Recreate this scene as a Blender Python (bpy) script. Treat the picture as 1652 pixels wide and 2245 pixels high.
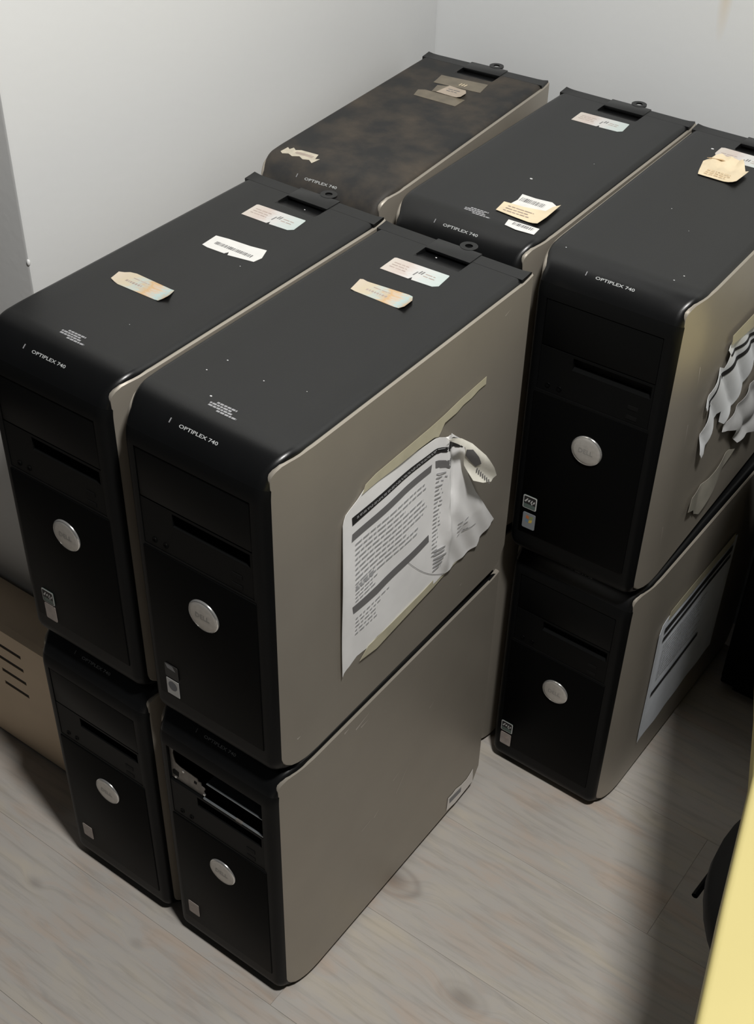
import bpy, bmesh, math, random
from mathutils import Vector, Matrix
from mathutils.geometry import delaunay_2d_cdt

random.seed(7)
for o in list(bpy.data.objects):
    bpy.data.objects.remove(o, do_unlink=True)
scene = bpy.context.scene
COL = scene.collection

# ------------------------------------------------------------------ camera
CR = Vector((0.8089, 0.5876, 0.0197)).normalized()
CF = Vector((-0.4422, 0.6300, -0.6384)).normalized()
CU = CR.cross(CF).normalized()
CR = CF.cross(CU).normalized()
cam_d = bpy.data.cameras.new('camera')
cam = bpy.data.objects.new('camera', cam_d)
COL.objects.link(cam)
M = Matrix((CR, CU, -CF)).transposed().to_4x4()
M.translation = Vector((0.69125, -0.68005, 1.57136))
cam.matrix_world = M
cam_d.sensor_fit = 'VERTICAL'
cam_d.sensor_height = 24.0
cam_d.lens = 24.0 * 2861.8 / 2245.0
cam_d.clip_start = 0.02
scene.camera = cam

# ------------------------------------------------------------------ world, lamp, exposure
world = bpy.data.worlds.new('world')
scene.world = world
world.use_nodes = True
bg = world.node_tree.nodes['Background']
bg.inputs['Color'].default_value = (0.93, 0.97, 1.0, 1)
bg.inputs['Strength'].default_value = 0.024

lamp_d = bpy.data.lights.new('ceiling_lamp', 'POINT')
lamp_d.energy = 165
lamp_d.shadow_soft_size = 0.10
lamp_d.color = (1.0, 0.985, 0.955)
lamp = bpy.data.objects.new('ceiling_lamp', lamp_d)
lamp.location = (0.755, -0.22, 2.50)
COL.objects.link(lamp)

vs = scene.view_settings
vs.view_transform = 'Standard'
vs.look = 'None'
vs.exposure = 0.0
vs.gamma = 1.0
vs.use_curve_mapping = False

# ------------------------------------------------------------------ materials
def nt(m): return m.node_tree.nodes, m.node_tree.links
def mat(name, col, rough=0.5, metal=0.0, spec=0.5, noise=0.0, nscale=60.0, bump=0.0, bscale=400.0, coat=0.0):
    m = bpy.data.materials.new(name); m.use_nodes = True
    N, L = nt(m); b = N['Principled BSDF']
    b.inputs['Base Color'].default_value = (*col, 1)
    b.inputs['Roughness'].default_value = rough
    b.inputs['Metallic'].default_value = metal
    b.inputs['Specular IOR Level'].default_value = spec
    b.inputs['Coat Weight'].default_value = coat
    tc = N.new('ShaderNodeTexCoord')
    if noise > 0:
        n = N.new('ShaderNodeTexNoise'); n.inputs['Scale'].default_value = nscale
        n.inputs['Detail'].default_value = 4
        L.new(tc.outputs['Object'], n.inputs['Vector'])
        r = N.new('ShaderNodeValToRGB')
        r.color_ramp.elements[0].position = 0.3; r.color_ramp.elements[1].position = 0.7
        r.color_ramp.elements[0].color = (*[c * (1 - noise) for c in col], 1)
        r.color_ramp.elements[1].color = (*[min(1, c * (1 + noise)) for c in col], 1)
        L.new(n.outputs['Fac'], r.inputs['Fac']); L.new(r.outputs['Color'], b.inputs['Base Color'])
    if bump > 0:
        n2 = N.new('ShaderNodeTexNoise'); n2.inputs['Scale'].default_value = bscale
        n2.inputs['Detail'].default_value = 3
        L.new(tc.outputs['Object'], n2.inputs['Vector'])
        bp = N.new('ShaderNodeBump'); bp.inputs['Strength'].default_value = bump
        bp.inputs['Distance'].default_value = 0.001
        L.new(n2.outputs['Fac'], bp.inputs['Height']); L.new(bp.outputs['Normal'], b.inputs['Normal'])
    return m

M_TOP = mat('black_textured_plastic', (0.0040, 0.0042, 0.0045), 0.31, spec=0.45, noise=0.08, nscale=30, bump=0.05, bscale=900)
M_BEZEL = mat('black_bay_plastic', (0.0045, 0.0047, 0.0047), 0.4, spec=0.06)
M_SHELL = mat('black_shell_plastic', (0.0050, 0.0052, 0.0053), 0.42, spec=0.09)
M_GLOSS = mat('black_gloss_plastic', (0.0028, 0.0029, 0.0029), 0.4, spec=0.03)
M_CHASSIS = mat('black_steel', (0.006, 0.006, 0.006), 0.6, spec=0.1)
M_PANEL = mat('warm_grey_painted_steel', (0.36, 0.327, 0.278), 0.42, metal=0.42, spec=0.3, noise=0.03, nscale=12)
M_SILVER = mat('brushed_silver', (0.55, 0.53, 0.50), 0.38, metal=0.55, noise=0.06, nscale=200)
M_RIM = mat('polished_rim', (0.75, 0.74, 0.72), 0.2, metal=0.8)
M_STEEL = mat('galvanised_steel', (0.22, 0.205, 0.19), 0.45, metal=0.6, noise=0.2, nscale=120)
M_STEELB = mat('bluish_steel', (0.42, 0.46, 0.49), 0.3, metal=0.8, noise=0.1, nscale=80)
M_PRINT = mat('light_grey_print', (0.42, 0.43, 0.43), 0.6)
M_DIM = mat('dim_grey_print', (0.24, 0.24, 0.25), 0.6)
M_INK = mat('black_ink', (0.02, 0.019, 0.019), 0.6)
M_INKG = mat('grey_ink', (0.17, 0.165, 0.165), 0.7)
M_INKT = mat('text_ink', (0.42, 0.42, 0.43), 0.7)
M_PAPER = mat('white_paper', (0.90, 0.89, 0.88), 0.7, noise=0.04, nscale=25, bump=0.15, bscale=60)
M_TAPE = mat('yellowed_tape', (0.56, 0.52, 0.38), 0.3, noise=0.08, nscale=40)
M_TAPEOLD = mat('brown_translucent_tape', (0.155, 0.13, 0.092), 0.35, noise=0.2, nscale=60)
M_CREAM = mat('cream_label_paper', (0.74, 0.62, 0.43), 0.6, noise=0.08, nscale=50)
M_CREAMD = mat('aged_label_paper', (0.60, 0.43, 0.24), 0.6, noise=0.25, nscale=60)
M_WHITEL = mat('white_label_paper', (0.74, 0.73, 0.70), 0.5, noise=0.04, nscale=60)
M_PINK = mat('faded_label_grey', (0.40, 0.32, 0.28), 0.5, noise=0.2, nscale=70)
M_DUST = mat('dust_speck', (0.6, 0.6, 0.6), 0.8)
M_SCRATCH = mat('bare_scratch', (0.62, 0.58, 0.53), 0.5, metal=0.3)
M_YELLOW = mat('yellow_laminate', (0.54, 0.46, 0.185), 0.45, noise=0.03, nscale=6)
M_BLACKF = mat('black_fabric', (0.012, 0.012, 0.013), 0.8)
M_BEIGE = mat('beige_painted_metal', (0.74, 0.585, 0.415), 0.55, noise=0.04, nscale=14)
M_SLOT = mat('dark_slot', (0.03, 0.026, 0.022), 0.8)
M_RED = mat('print_orange_red', (0.45, 0.16, 0.06), 0.5)
M_GREEN = mat('print_green', (0.24, 0.27, 0.12), 0.5)
M_BLUE = mat('print_blue', (0.14, 0.22, 0.30), 0.5)
M_YEL = mat('print_yellow', (0.55, 0.40, 0.08), 0.5)
M_ORB = mat('print_dark_orb', (0.10, 0.11, 0.13), 0.4)
M_BADGE = mat('badge_blue_grey', (0.22, 0.235, 0.25), 0.35)
M_BADGES = mat('badge_silver_pink', (0.36, 0.31, 0.285), 0.4, noise=0.12, nscale=150)
M_BADGEW = mat('badge_pale', (0.50, 0.50, 0.49), 0.4)
M_BADGEG = mat('badge_green_grey', (0.10, 0.135, 0.12), 0.4)

def label_material(name, stops):
    """label paper whose printed tint changes along its length (object X, 0.08 m)"""
    m = bpy.data.materials.new(name); m.use_nodes = True
    N, L = nt(m); b = N['Principled BSDF']; b.inputs['Roughness'].default_value = 0.5
    tc = N.new('ShaderNodeTexCoord'); sp = N.new('ShaderNodeSeparateXYZ')
    L.new(tc.outputs['Generated'], sp.inputs[0])
    n = N.new('ShaderNodeTexNoise'); n.inputs['Scale'].default_value = 9; n.inputs['Detail'].default_value = 5
    L.new(tc.outputs['Generated'], n.inputs['Vector'])
    ad = N.new('ShaderNodeMath'); ad.operation = 'MULTIPLY_ADD'
    ad.inputs[1].default_value = 0.42; L.new(n.outputs['Fac'], ad.inputs[0])
    su = N.new('ShaderNodeMath'); su.operation = 'SUBTRACT'; su.inputs[1].default_value = 0.21
    L.new(sp.outputs['X'], ad.inputs[2]); L.new(ad.outputs[0], su.inputs[0])
    r = N.new('ShaderNodeValToRGB'); els = r.color_ramp.elements
    els[0].position, els[0].color = stops[0][0], (*stops[0][1], 1)
    els[1].position, els[1].color = stops[-1][0], (*stops[-1][1], 1)
    for p, c in stops[1:-1]:
        e = els.new(p); e.color = (*c, 1)
    L.new(su.outputs[0], r.inputs['Fac']); L.new(r.outputs['Color'], b.inputs['Base Color'])
    return m
M_LABW = label_material('asset_label_print', [(0.0, (.60, .55, .49)), (.3, (.58, .50, .455)), (.5, (.63, .61, .59)), (.8, (.55, .60, .58)), (1, (.50, .575, .55))])
M_LABO = label_material('orange_label_print', [(0.0, (.56, .48, .38)), (.25, (.58, .50, .36)), (.42, (.47, .52, .48)), (.6, (.58, .38, .19)), (.72, (.58, .47, .36)), (.85, (.40, .53, .53)), (1, (.60, .44, .28))])

def dusty_top():
    m = bpy.data.materials.new('dust_stained_plastic'); m.use_nodes = True
    N, L = nt(m); b = N['Principled BSDF']; b.inputs['Roughness'].default_value = 0.6
    b.inputs['Specular IOR Level'].default_value = 0.3
    tc = N.new('ShaderNodeTexCoord')
    n = N.new('ShaderNodeTexNoise'); n.inputs['Scale'].default_value = 16; n.inputs['Detail'].default_value = 6
    n.inputs['Roughness'].default_value = 0.62
    L.new(tc.outputs['Object'], n.inputs['Vector'])
    r = N.new('ShaderNodeValToRGB')
    r.color_ramp.elements[0].position = .42; r.color_ramp.elements[0].color = (.022, .022, .022, 1)
    r.color_ramp.elements[1].position = .72; r.color_ramp.elements[1].color = (.066, .053, .040, 1)
    L.new(n.outputs['Fac'], r.inputs['Fac']); L.new(r.outputs['Color'], b.inputs['Base Color'])
    return m
M_DUSTY = dusty_top()

def wall_material(name, col, stain=False):
    m = bpy.data.materials.new(name); m.use_nodes = True
    N, L = nt(m); b = N['Principled BSDF']; b.inputs['Roughness'].default_value = 0.85
    b.inputs['Specular IOR Level'].default_value = 0.2
    tc = N.new('ShaderNodeTexCoord')
    n = N.new('ShaderNodeTexNoise'); n.inputs['Scale'].default_value = 2.2; n.inputs['Detail'].default_value = 3
    L.new(tc.outputs['Object'], n.inputs['Vector'])
    r = N.new('ShaderNodeValToRGB')
    r.color_ramp.elements[0].color = (*[c * 0.95 for c in col], 1); r.color_ramp.elements[1].color = (*[min(1, c * 1.04) for c in col], 1)
    L.new(n.outputs['Fac'], r.inputs['Fac'])
    out = r.outputs['Color']
    if stain:   # a faint yellow drip mark on the plaster
        mp = N.new('ShaderNodeMapping'); mp.inputs['Location'].default_value = (-0.047 * 90, 0, -1.02 * 14)
        mp.inputs['Scale'].default_value = (90, 0, 14)
        L.new(tc.outputs['Object'], mp.inputs['Vector'])
        ln = N.new('ShaderNodeVectorMath'); ln.operation = 'LENGTH'; L.new(mp.outputs[0], ln.inputs[0])
        mr = N.new('ShaderNodeMapRange'); mr.inputs[1].default_value = 0.2; mr.inputs[2].default_value = 1.0
        mr.inputs[3].default_value = 0.45; mr.inputs[4].default_value = 0.0
        L.new(ln.outputs['Value'], mr.inputs[0])
        mx = N.new('ShaderNodeMix'); mx.data_type = 'RGBA'
        L.new(mr.outputs[0], mx.inputs['Factor']); L.new(out, mx.inputs[6]); mx.inputs[7].default_value = (.62, .50, .33, 1)
        out = mx.outputs[2]
    L.new(out, b.inputs['Base Color'])
    n2 = N.new('ShaderNodeTexNoise'); n2.inputs['Scale'].default_value = 90
    L.new(tc.outputs['Object'], n2.inputs['Vector'])
    bp = N.new('ShaderNodeBump'); bp.inputs['Strength'].default_value = .08; bp.inputs['Distance'].default_value = .002
    L.new(n2.outputs['Fac'], bp.inputs['Height']); L.new(bp.outputs['Normal'], b.inputs['Normal'])
    return m
M_WALL = wall_material('white_wall_paint', (.74, .745, .74), False)
M_WALLB = wall_material('white_wall_paint_stained', (.70, .71, .71), True)

def wood_material():
    m = bpy.data.materials.new('grey_oak_laminate'); m.use_nodes = True
    N, L = nt(m); b = N['Principled BSDF']; b.inputs['Roughness'].default_value = 0.42
    b.inputs['Specular IOR Level'].default_value = 0.35
    geo = N.new('ShaderNodeNewGeometry')          # world position
    oi = N.new('ShaderNodeObjectInfo')
    # two knots bend the grain around them
    pos = geo.outputs['Position']
    off = N.new('ShaderNodeVectorMath'); off.operation = 'SCALE'; off.inputs[3].default_value = 7.0
    cmb = N.new('ShaderNodeCombineXYZ'); L.new(oi.outputs['Random'], cmb.inputs[0]); L.new(oi.outputs['Random'], cmb.inputs[1])
    L.new(cmb.outputs[0], off.inputs[0])
    sep = N.new('ShaderNodeSeparateXYZ'); L.new(pos, sep.inputs[0])
    warp = None; dark = None
    for kx, ky, a, rad in ((0.095, 0.230, 0.022, 0.024), (0.275, 0.135, 0.018, 0.020), (-0.30, -0.075, 0.01, 0.012), (0.345, 0.547, 0.006, 0.008), (-0.12, -0.06, 0.008, 0.010)):
        s = N.new('ShaderNodeVectorMath'); s.operation = 'SUBTRACT'; L.new(pos, s.inputs[0]); s.inputs[1].default_value = (kx, ky, 0)
        mlt = N.new('ShaderNodeVectorMath'); mlt.operation = 'MULTIPLY'; L.new(s.outputs[0], mlt.inputs[0]); mlt.inputs[1].default_value = (0.55, 1.0, 0)
        ln = N.new('ShaderNodeVectorMath'); ln.operation = 'LENGTH'; L.new(mlt.outputs[0], ln.inputs[0])
        g = N.new('ShaderNodeMapRange'); g.interpolation_type = 'SMOOTHERSTEP'
        g.inputs[1].default_value = 0; g.inputs[2].default_value = rad * 2.0; g.inputs[3].default_value = a; g.inputs[4].default_value = 0
        L.new(ln.outputs['Value'], g.inputs[0])
        dk = N.new('ShaderNodeMapRange'); dk.interpolation_type = 'SMOOTHSTEP'
        dk.inputs[1].default_value = rad * .1; dk.inputs[2].default_value = rad; dk.inputs[3].default_value = min(1, rad * 36); dk.inputs[4].default_value = 0
        L.new(ln.outputs['Value'], dk.inputs[0])
        # dark growth ring round the knot
        rg = N.new('ShaderNodeMath'); rg.operation = 'SUBTRACT'; L.new(ln.outputs['Value'], rg.inputs[0]); rg.inputs[1].default_value = rad * .95
        rq = N.new('ShaderNodeMath'); rq.operation = 'DIVIDE'; L.new(rg.outputs[0], rq.inputs[0]); rq.inputs[1].default_value = rad * .16
        rp = N.new('ShaderNodeMath'); rp.operation = 'MULTIPLY'; L.new(rq.outputs[0], rp.inputs[0]); L.new(rq.outputs[0], rp.inputs[1])
        rn = N.new('ShaderNodeMath'); rn.operation = 'MULTIPLY'; L.new(rp.outputs[0], rn.inputs[0]); rn.inputs[1].default_value = -1
        re = N.new('ShaderNodeMath'); re.operation = 'EXPONENT'; L.new(rn.outputs[0], re.inputs[0])
        rs = N.new('ShaderNodeMath'); rs.operation = 'MULTIPLY_ADD'; L.new(re.outputs[0], rs.inputs[0]); rs.inputs[1].default_value = .5 if rad > .021 else (.2 if rad > .015 else 0.); L.new(dk.outputs[0], rs.inputs[2])
        dk = rs
        if warp is None: warp, dark = g.outputs[0], dk.outputs[0]
        else:
            ad = N.new('ShaderNodeMath'); ad.operation = 'ADD'; L.new(warp, ad.inputs[0]); L.new(g.outputs[0], ad.inputs[1]); warp = ad.outputs[0]
            ad = N.new('ShaderNodeMath'); ad.operation = 'ADD'; L.new(dark, ad.inputs[0]); L.new(dk.outputs[0], ad.inputs[1]); dark = ad.outputs[0]
    ysum = N.new('ShaderNodeMath'); ysum.operation = 'ADD'; L.new(sep.outputs['Y'], ysum.inputs[0]); L.new(warp, ysum.inputs[1])
    cc = N.new('ShaderNodeCombineXYZ'); L.new(sep.outputs['X'], cc.inputs[0]); L.new(ysum.outputs[0], cc.inputs[1])
    ad0 = N.new('ShaderNodeVectorMath'); ad0.operation = 'ADD'; L.new(cc.outputs[0], ad0.inputs[0]); L.new(off.outputs[0], ad0.inputs[1])
    def grain(sx, sy, scale, detail, rough=.6):
        mp = N.new('ShaderNodeMapping'); mp.inputs['Scale'].default_value = (sx, sy, 1); L.new(ad0.outputs[0], mp.inputs['Vector'])
        n = N.new('ShaderNodeTexNoise'); n.inputs['Scale'].default_value = scale; n.inputs['Detail'].default_value = detail
        n.inputs['Roughness'].default_value = rough; n.inputs['Distortion'].default_value = 0.5
        L.new(mp.outputs[0], n.inputs['Vector']); return n.outputs['Fac']
    broad = grain(1.0, 3.6, 6.5, 4)
    fine = grain(1.0, 11.0, 9.0, 7, .6)
    r = N.new('ShaderNodeValToRGB'); e = r.color_ramp.elements
    e[0].position = .32; e[0].color = (.455, .382, .322, 1)
    e[1].position = .72; e[1].color = (.478, .430, .360, 1)
    k = e.new(.5); k.color = (.428, .402, .372, 1)
    L.new(broad, r.inputs['Fac'])
    r2 = N.new('ShaderNodeValToRGB'); e = r2.color_ramp.elements
    e[0].position = .28; e[0].color = (.78, .77, .76, 1); e[1].position = .52; e[1].color = (1.06, 1.06, 1.06, 1)
    L.new(fine, r2.inputs['Fac'])
    mx = N.new('ShaderNodeMix'); mx.data_type = 'RGBA'; mx.blend_type = 'MULTIPLY'; mx.inputs['Factor'].default_value = .75
    L.new(r.outputs['Color'], mx.inputs[6]); L.new(r2.outputs['Color'], mx.inputs[7])
    mk = N.new('ShaderNodeMix'); mk.data_type = 'RGBA'; mk.blend_type = 'MULTIPLY'
    L.new(dark, mk.inputs['Factor']); L.new(mx.outputs[2], mk.inputs[6]); mk.inputs[7].default_value = (.55, .52, .50, 1)
    hs = N.new('ShaderNodeHueSaturation'); L.new(mk.outputs[2], hs.inputs['Color'])
    vr = N.new('ShaderNodeMapRange'); vr.inputs[3].default_value = .99; vr.inputs[4].default_value = 1.02
    L.new(oi.outputs['Random'], vr.inputs[0]); L.new(vr.outputs[0], hs.inputs['Value'])
    L.new(hs.outputs[0], b.inputs['Base Color'])
    bp = N.new('ShaderNodeBump'); bp.inputs['Strength'].default_value = .05; bp.inputs['Distance'].default_value = .001
    L.new(fine, bp.inputs['Height']); L.new(bp.outputs['Normal'], b.inputs['Normal'])
    return m
M_WOOD = wood_material()

# ------------------------------------------------------------------ helpers
def link(name, me, parent=None, loc=None, rot=None):
    o = bpy.data.objects.new(name, me); COL.objects.link(o)
    if name in STUFF: o['kind'] = 'stuff'      # tiny print too small to pick apart
    if parent is not None: o.parent = parent
    if loc is not None: o.location = loc
    if rot is not None: o.rotation_euler = rot
    return o
def tag(o, label=None, cat=None, group=None, kind=None):
    if label: o['label'] = label
    if cat: o['category'] = cat
    if group: o['group'] = group
    if kind: o['kind'] = kind
    return o
STUFF = {'label_print', 'scratch_marks', 'barcode_print', 'fine_print', 'tear_mark', 'torn_teeth', 'pen_line', 'badge_print'}
def finish(bm, name, m, smooth=None):
    bmesh.ops.recalc_face_normals(bm, faces=bm.faces[:])
    me = bpy.data.meshes.new(name); bm.to_mesh(me); bm.free()
    for mm in (m if isinstance(m, (list, tuple)) else [m]): me.materials.append(mm)
    if smooth:
        me.polygons.foreach_set('use_smooth', [True] * len(me.polygons))
        me.set_sharp_from_angle(angle=math.radians(smooth))
    return me
def add_box(bm, x0, x1, y0, y1, z0, z1, bev=0.0, seg=1):
    r = bmesh.ops.create_cube(bm, size=1)
    vs_ = r['verts']
    for v in vs_:
        v.co = Vector((x0 + (v.co.x + .5) * (x1 - x0), y0 + (v.co.y + .5) * (y1 - y0), z0 + (v.co.z + .5) * (z1 - z0)))
    if bev > 0:
        es = list({e for v in vs_ for e in v.link_edges})
        bmesh.ops.bevel(bm, geom=es, offset=bev, segments=seg, affect='EDGES', profile=.5)
def box_me(name, m, x0, x1, y0, y1, z0, z1, bev=0.0, seg=1):
    bm = bmesh.new(); add_box(bm, x0, x1, y0, y1, z0, z1, bev, seg)
    return finish(bm, name, m, 40 if bev else None)
def loft(bm, rows, close=False):
    vr = [[bm.verts.new(p) for p in row] for row in rows]
    for a, b in zip(vr[:-1], vr[1:]):
        n = len(a)
        for k in range(n if close else n - 1):
            bm.faces.new((a[k], a[(k + 1) % n], b[(k + 1) % n], b[k]))
    return vr
def add_cyl(bm, c, r0, r1, h, seg=24, axis='Z'):
    """solid cylinder/cone from c along axis"""
    mtx = {'Z': Matrix.Identity(3), 'Y': Matrix.Rotation(math.radians(-90), 3, 'X'), 'X': Matrix.Rotation(math.radians(90), 3, 'Y')}[axis]
    rows = []
    for r, t in ((0, 0), (r0, 0), (r1, h), (0, h)):
        rows.append([Vector(c) + mtx @ Vector((max(r, 1e-5) * math.cos(a), max(r, 1e-5) * math.sin(a), t)) for a in [2 * math.pi * k / seg for k in range(seg)]])
    loft(bm, rows, True)
def lathe(bm, c, prof, seg=32, axis='Z'):
    mtx = {'Z': Matrix.Identity(3), 'Y': Matrix.Rotation(math.radians(90), 3, 'X')}[axis]   # 'Y': local z -> -y
    rows = [[Vector(c) + mtx @ Vector((max(r, 1e-5) * math.cos(a), max(r, 1e-5) * math.sin(a), t)) for a in [2 * math.pi * k / seg for k in range(seg)]] for r, t in prof]
    loft(bm, rows, True)

def inside(p, poly):
    x, y = p; c = False; n = len(poly)
    for k in range(n):
        x1, y1 = poly[k]; x2, y2 = poly[(k + 1) % n]
        if (y1 > y) != (y2 > y) and x < (x2 - x1) * (y - y1) / (y2 - y1) + x1: c = not c
    return c
def sheet_bm(bm, poly, place, disp=None, res=0.006, thick=0.0003):
    """thin real sheet: polygon poly (u,v in metres) -> place(u,v,height); disp(u,v) lifts it"""
    disp = disp or (lambda u, v: 0.0)
    pts = []
    n = len(poly)
    for k in range(n):
        a, b = Vector(poly[k]), Vector(poly[(k + 1) % n])
        m_ = max(1, int((b - a).length / res))
        for j in range(m_): pts.append(a.lerp(b, j / m_))
    nb = len(pts)
    us = [p.x for p in pts]; vv = [p.y for p in pts]
    nu = int((max(us) - min(us)) / res); nv = int((max(vv) - min(vv)) / res)
    for a in range(1, nu + 1):
        for b_ in range(1, nv + 1):
            q = Vector((min(us) + a * res, min(vv) + b_ * res))
            if inside(q, poly) and min((q - p).length for p in pts[:nb]) > res * .45: pts.append(q)
    vo, ed, fo, _, _, _ = delaunay_2d_cdt(pts, [], [list(range(nb))], 1, 1e-7)
    top = [bm.verts.new(place(p.x, p.y, thick + disp(p.x, p.y))) for p in vo]
    bot = [bm.verts.new(place(p.x, p.y, disp(p.x, p.y))) for p in vo]
    cnt = {}
    for f in fo:
        if len(set(f)) < 3: continue
        try:
            bm.faces.new([top[i] for i in f]); bm.faces.new([bot[i] for i in reversed(f)])
        except ValueError: continue
        for k in range(len(f)):
            e = tuple(sorted((f[k], f[(k + 1) % len(f)]))); cnt[e] = cnt.get(e, 0) + 1
    for (a, b_), c in cnt.items():
        if c == 1:
            try: bm.faces.new((top[a], top[b_], bot[b_], bot[a]))
            except ValueError: pass
def sheet_me(name, m, poly, place, disp=None, res=0.006, thick=0.0003, smooth=None):
    bm = bmesh.new(); sheet_bm(bm, poly, place, disp, res, thick)
    return finish(bm, name, m, smooth)
def mm(pts): return [(a / 1000., b / 1000.) for a, b in pts]

def text_mesh(s, bold=0.0):
    cu = bpy.data.curves.new('txt', 'FONT'); cu.body = s; cu.size = 1.0; cu.align_x = 'CENTER'; cu.resolution_u = 2
    cu.offset = bold
    o = bpy.data.objects.new('txt', cu); COL.objects.link(o)
    bpy.context.view_layer.update()
    me = bpy.data.meshes.new_from_object(o.evaluated_get(bpy.context.evaluated_depsgraph_get()))
    bpy.data.objects.remove(o, do_unlink=True)
    xs = [v.co.x for v in me.vertices]; ys = [v.co.y for v in me.vertices]
    x0, x1, y0, y1 = min(xs), max(xs), min(ys), max(ys)
    for v in me.vertices:      # normalise to -.5..+.5 both ways
        v.co = Vector(((v.co.x - x0) / (x1 - x0) - .5, (v.co.y - y0) / (y1 - y0) - .5, 0))
    return me

# ------------------------------------------------------------------ room
WX, RY, BY = -0.40, 0.170, 1.000        # left wall plane, return corner, back wall plane
CEIL = 2.75
def structure(name, me, parent=None):
    o = link(name, me, parent)
    if parent is None: o['kind'] = 'structure'
    return o
floor = structure('floor', box_me('floor', M_SLOT, -1.3, 2.4, -1.6, BY, -0.03, -0.0085))
PW, PL = 0.193, 1.285
pl_me = {}
row = 0
y = -1.6 + 0.035
while y < BY:
    x = -1.3 - (row * 0.47) % PL
    while x < 2.4:
        x0, x1 = max(x, -1.3), min(x + PL, 2.4); y1 = min(y + PW, BY)
        if x1 - x0 > .02:
            key = (round(x1 - x0, 4), round(y1 - y, 4))
            if key not in pl_me:
                pl_me[key] = box_me('plank', M_WOOD, 0, x1 - x0 - .0002, 0, y1 - y - .0002, -.0085, 0, .0002)
            link('plank', pl_me[key], floor, (x0, y, 0))
        x += PL
    y += PW; row += 1
wl = structure('wall_left', box_me('wall_left', M_WALL, WX - .9, WX, RY, BY, 0, CEIL, .004, 2))
bm = bmesh.new(); bmesh.ops.create_icosphere(bm, subdivisions=2, radius=.003, matrix=Matrix.Translation((WX - .0018, RY + .0012, .830)) @ Matrix.Diagonal((.8, .7, 1.5, 1)))
link('plaster_chip', finish(bm, 'plaster_chip', M_WALL, 60), wl)
structure('wall_back', box_me('wall_back', M_WALLB, WX - .9, 2.4, BY, BY + .1, 0, CEIL))

# ------------------------------------------------------------------ computer tower
W, H, D = 0.1974, 0.4333, 0.4499
w = W / 2
IN = 0.0110; YF = 0.0121; TAP = 0.070
ZL0, ZL1 = 0.0455, 0.2630          # lower front panel
ZB0, ZB1, XB = 0.2660, 0.3880, 0.0725   # opening for the two bay covers
def taper(y):
    y = max(y, YF)
    return IN * max(0., (TAP - y) / (TAP - YF)) ** 2
def hw(y): return w - .0003 - .0021 * max(0., min(1., (y - .012) / .05)) - (.92 + .08 * max(0., min(1., (y - .001) / .009))) * taper(y)

def arc(cx, cz, r, a0, a1, n):
    out = []
    for k in range(n + 1):
        a = math.radians(a0 + (a1 - a0) * k / n)
        out.append((cx + r * math.cos(a), cz + r * math.sin(a), math.cos(a), math.sin(a)))
    return out
RT, RB = 0.045, 0.028
def section(y, z, ny, nz, xs_flat):
    f = max(0., min(1., (-ny) ** 3 if nz >= 0 else 1.0))
    rx = .008 + (.012 - .008) * f; rd = .006 + (.012 - .006) * f
    h = hw(y)
    pts = []
    th = [90, 68, 48, 30, 15]
    for t in th:
        a = math.radians(t); pts.append((-(h - rx + rx * math.sin(a)), rd * (1 - math.cos(a))))
    pts.append((-(h - rx), 0.0))
    for x in xs_flat: pts.append((x, 0.0))
    pts.append((h - rx, 0.0))
    for t in reversed(th):
        a = math.radians(t); pts.append((h - rx + rx * math.sin(a), rd * (1 - math.cos(a))))
    return [Vector((x, y - ny * o, z - nz * o)) for x, o in pts]
def surf(x, s_pt, out=0.0):
    y, z, ny, nz = s_pt
    return Vector((x, y + ny * out, z + nz * out))

YSEAM = 0.0475
LX0, LX1, LY0, LY1 = -0.027, 0.033, 0.400, 0.428     # latch recess in the top
def make_top(mt):
    ys = [0.428, LY0, .36, .30, .24, .18, .12, .09, .07, .062, YSEAM]
    ys = [(y_, H, 0, 1) for y_ in ys] + arc(RT, H - RT, RT, 90, 158, 12)
    bm = bmesh.new()
    vr = loft(bm, [section(*p, (-.06, LX0, LX1, .06)) for p in ys])
    kill = [f for f in bm.faces if all(LX0 - 1e-4 <= v.co.x <= LX1 + 1e-4 and v.co.y >= LY0 - 1e-4 for v in f.verts)]
    bmesh.ops.delete(bm, geom=kill, context='FACES')
    return finish(bm, 'top_cover', mt, 35)
def make_bezel():
    path = arc(RT, H - RT, RT, 158, 180, 5)
    for z_ in (ZB1, .33, ZB0, .2, .1): path.append((0, z_, -1, 0))
    path += arc(RB, RB + .002, RB, 180, 270, 8)
    path += [(.06, .002, 0, -1)]
    bm = bmesh.new()
    loft(bm, [section(*p, (-XB, XB)) for p in path])
    kill = [f for f in bm.faces if all(abs(v.co.x) <= XB + 1e-4 and ZB0 - 1e-4 <= v.co.z <= ZB1 + 1e-4 and v.co.y < .001 for v in f.verts)]
    bmesh.ops.delete(bm, geom=kill, context='FACES')
    # inner rim of the opening
    d_ = .014
    c = [(-XB, ZB0), (XB, ZB0), (XB, ZB1), (-XB, ZB1)]
    loft(bm, [[Vector((x, yy, z_)) for x, z_ in c] for yy in (0, d_)], True)
    return finish(bm, 'front_bezel', M_SHELL, 40)

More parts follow.
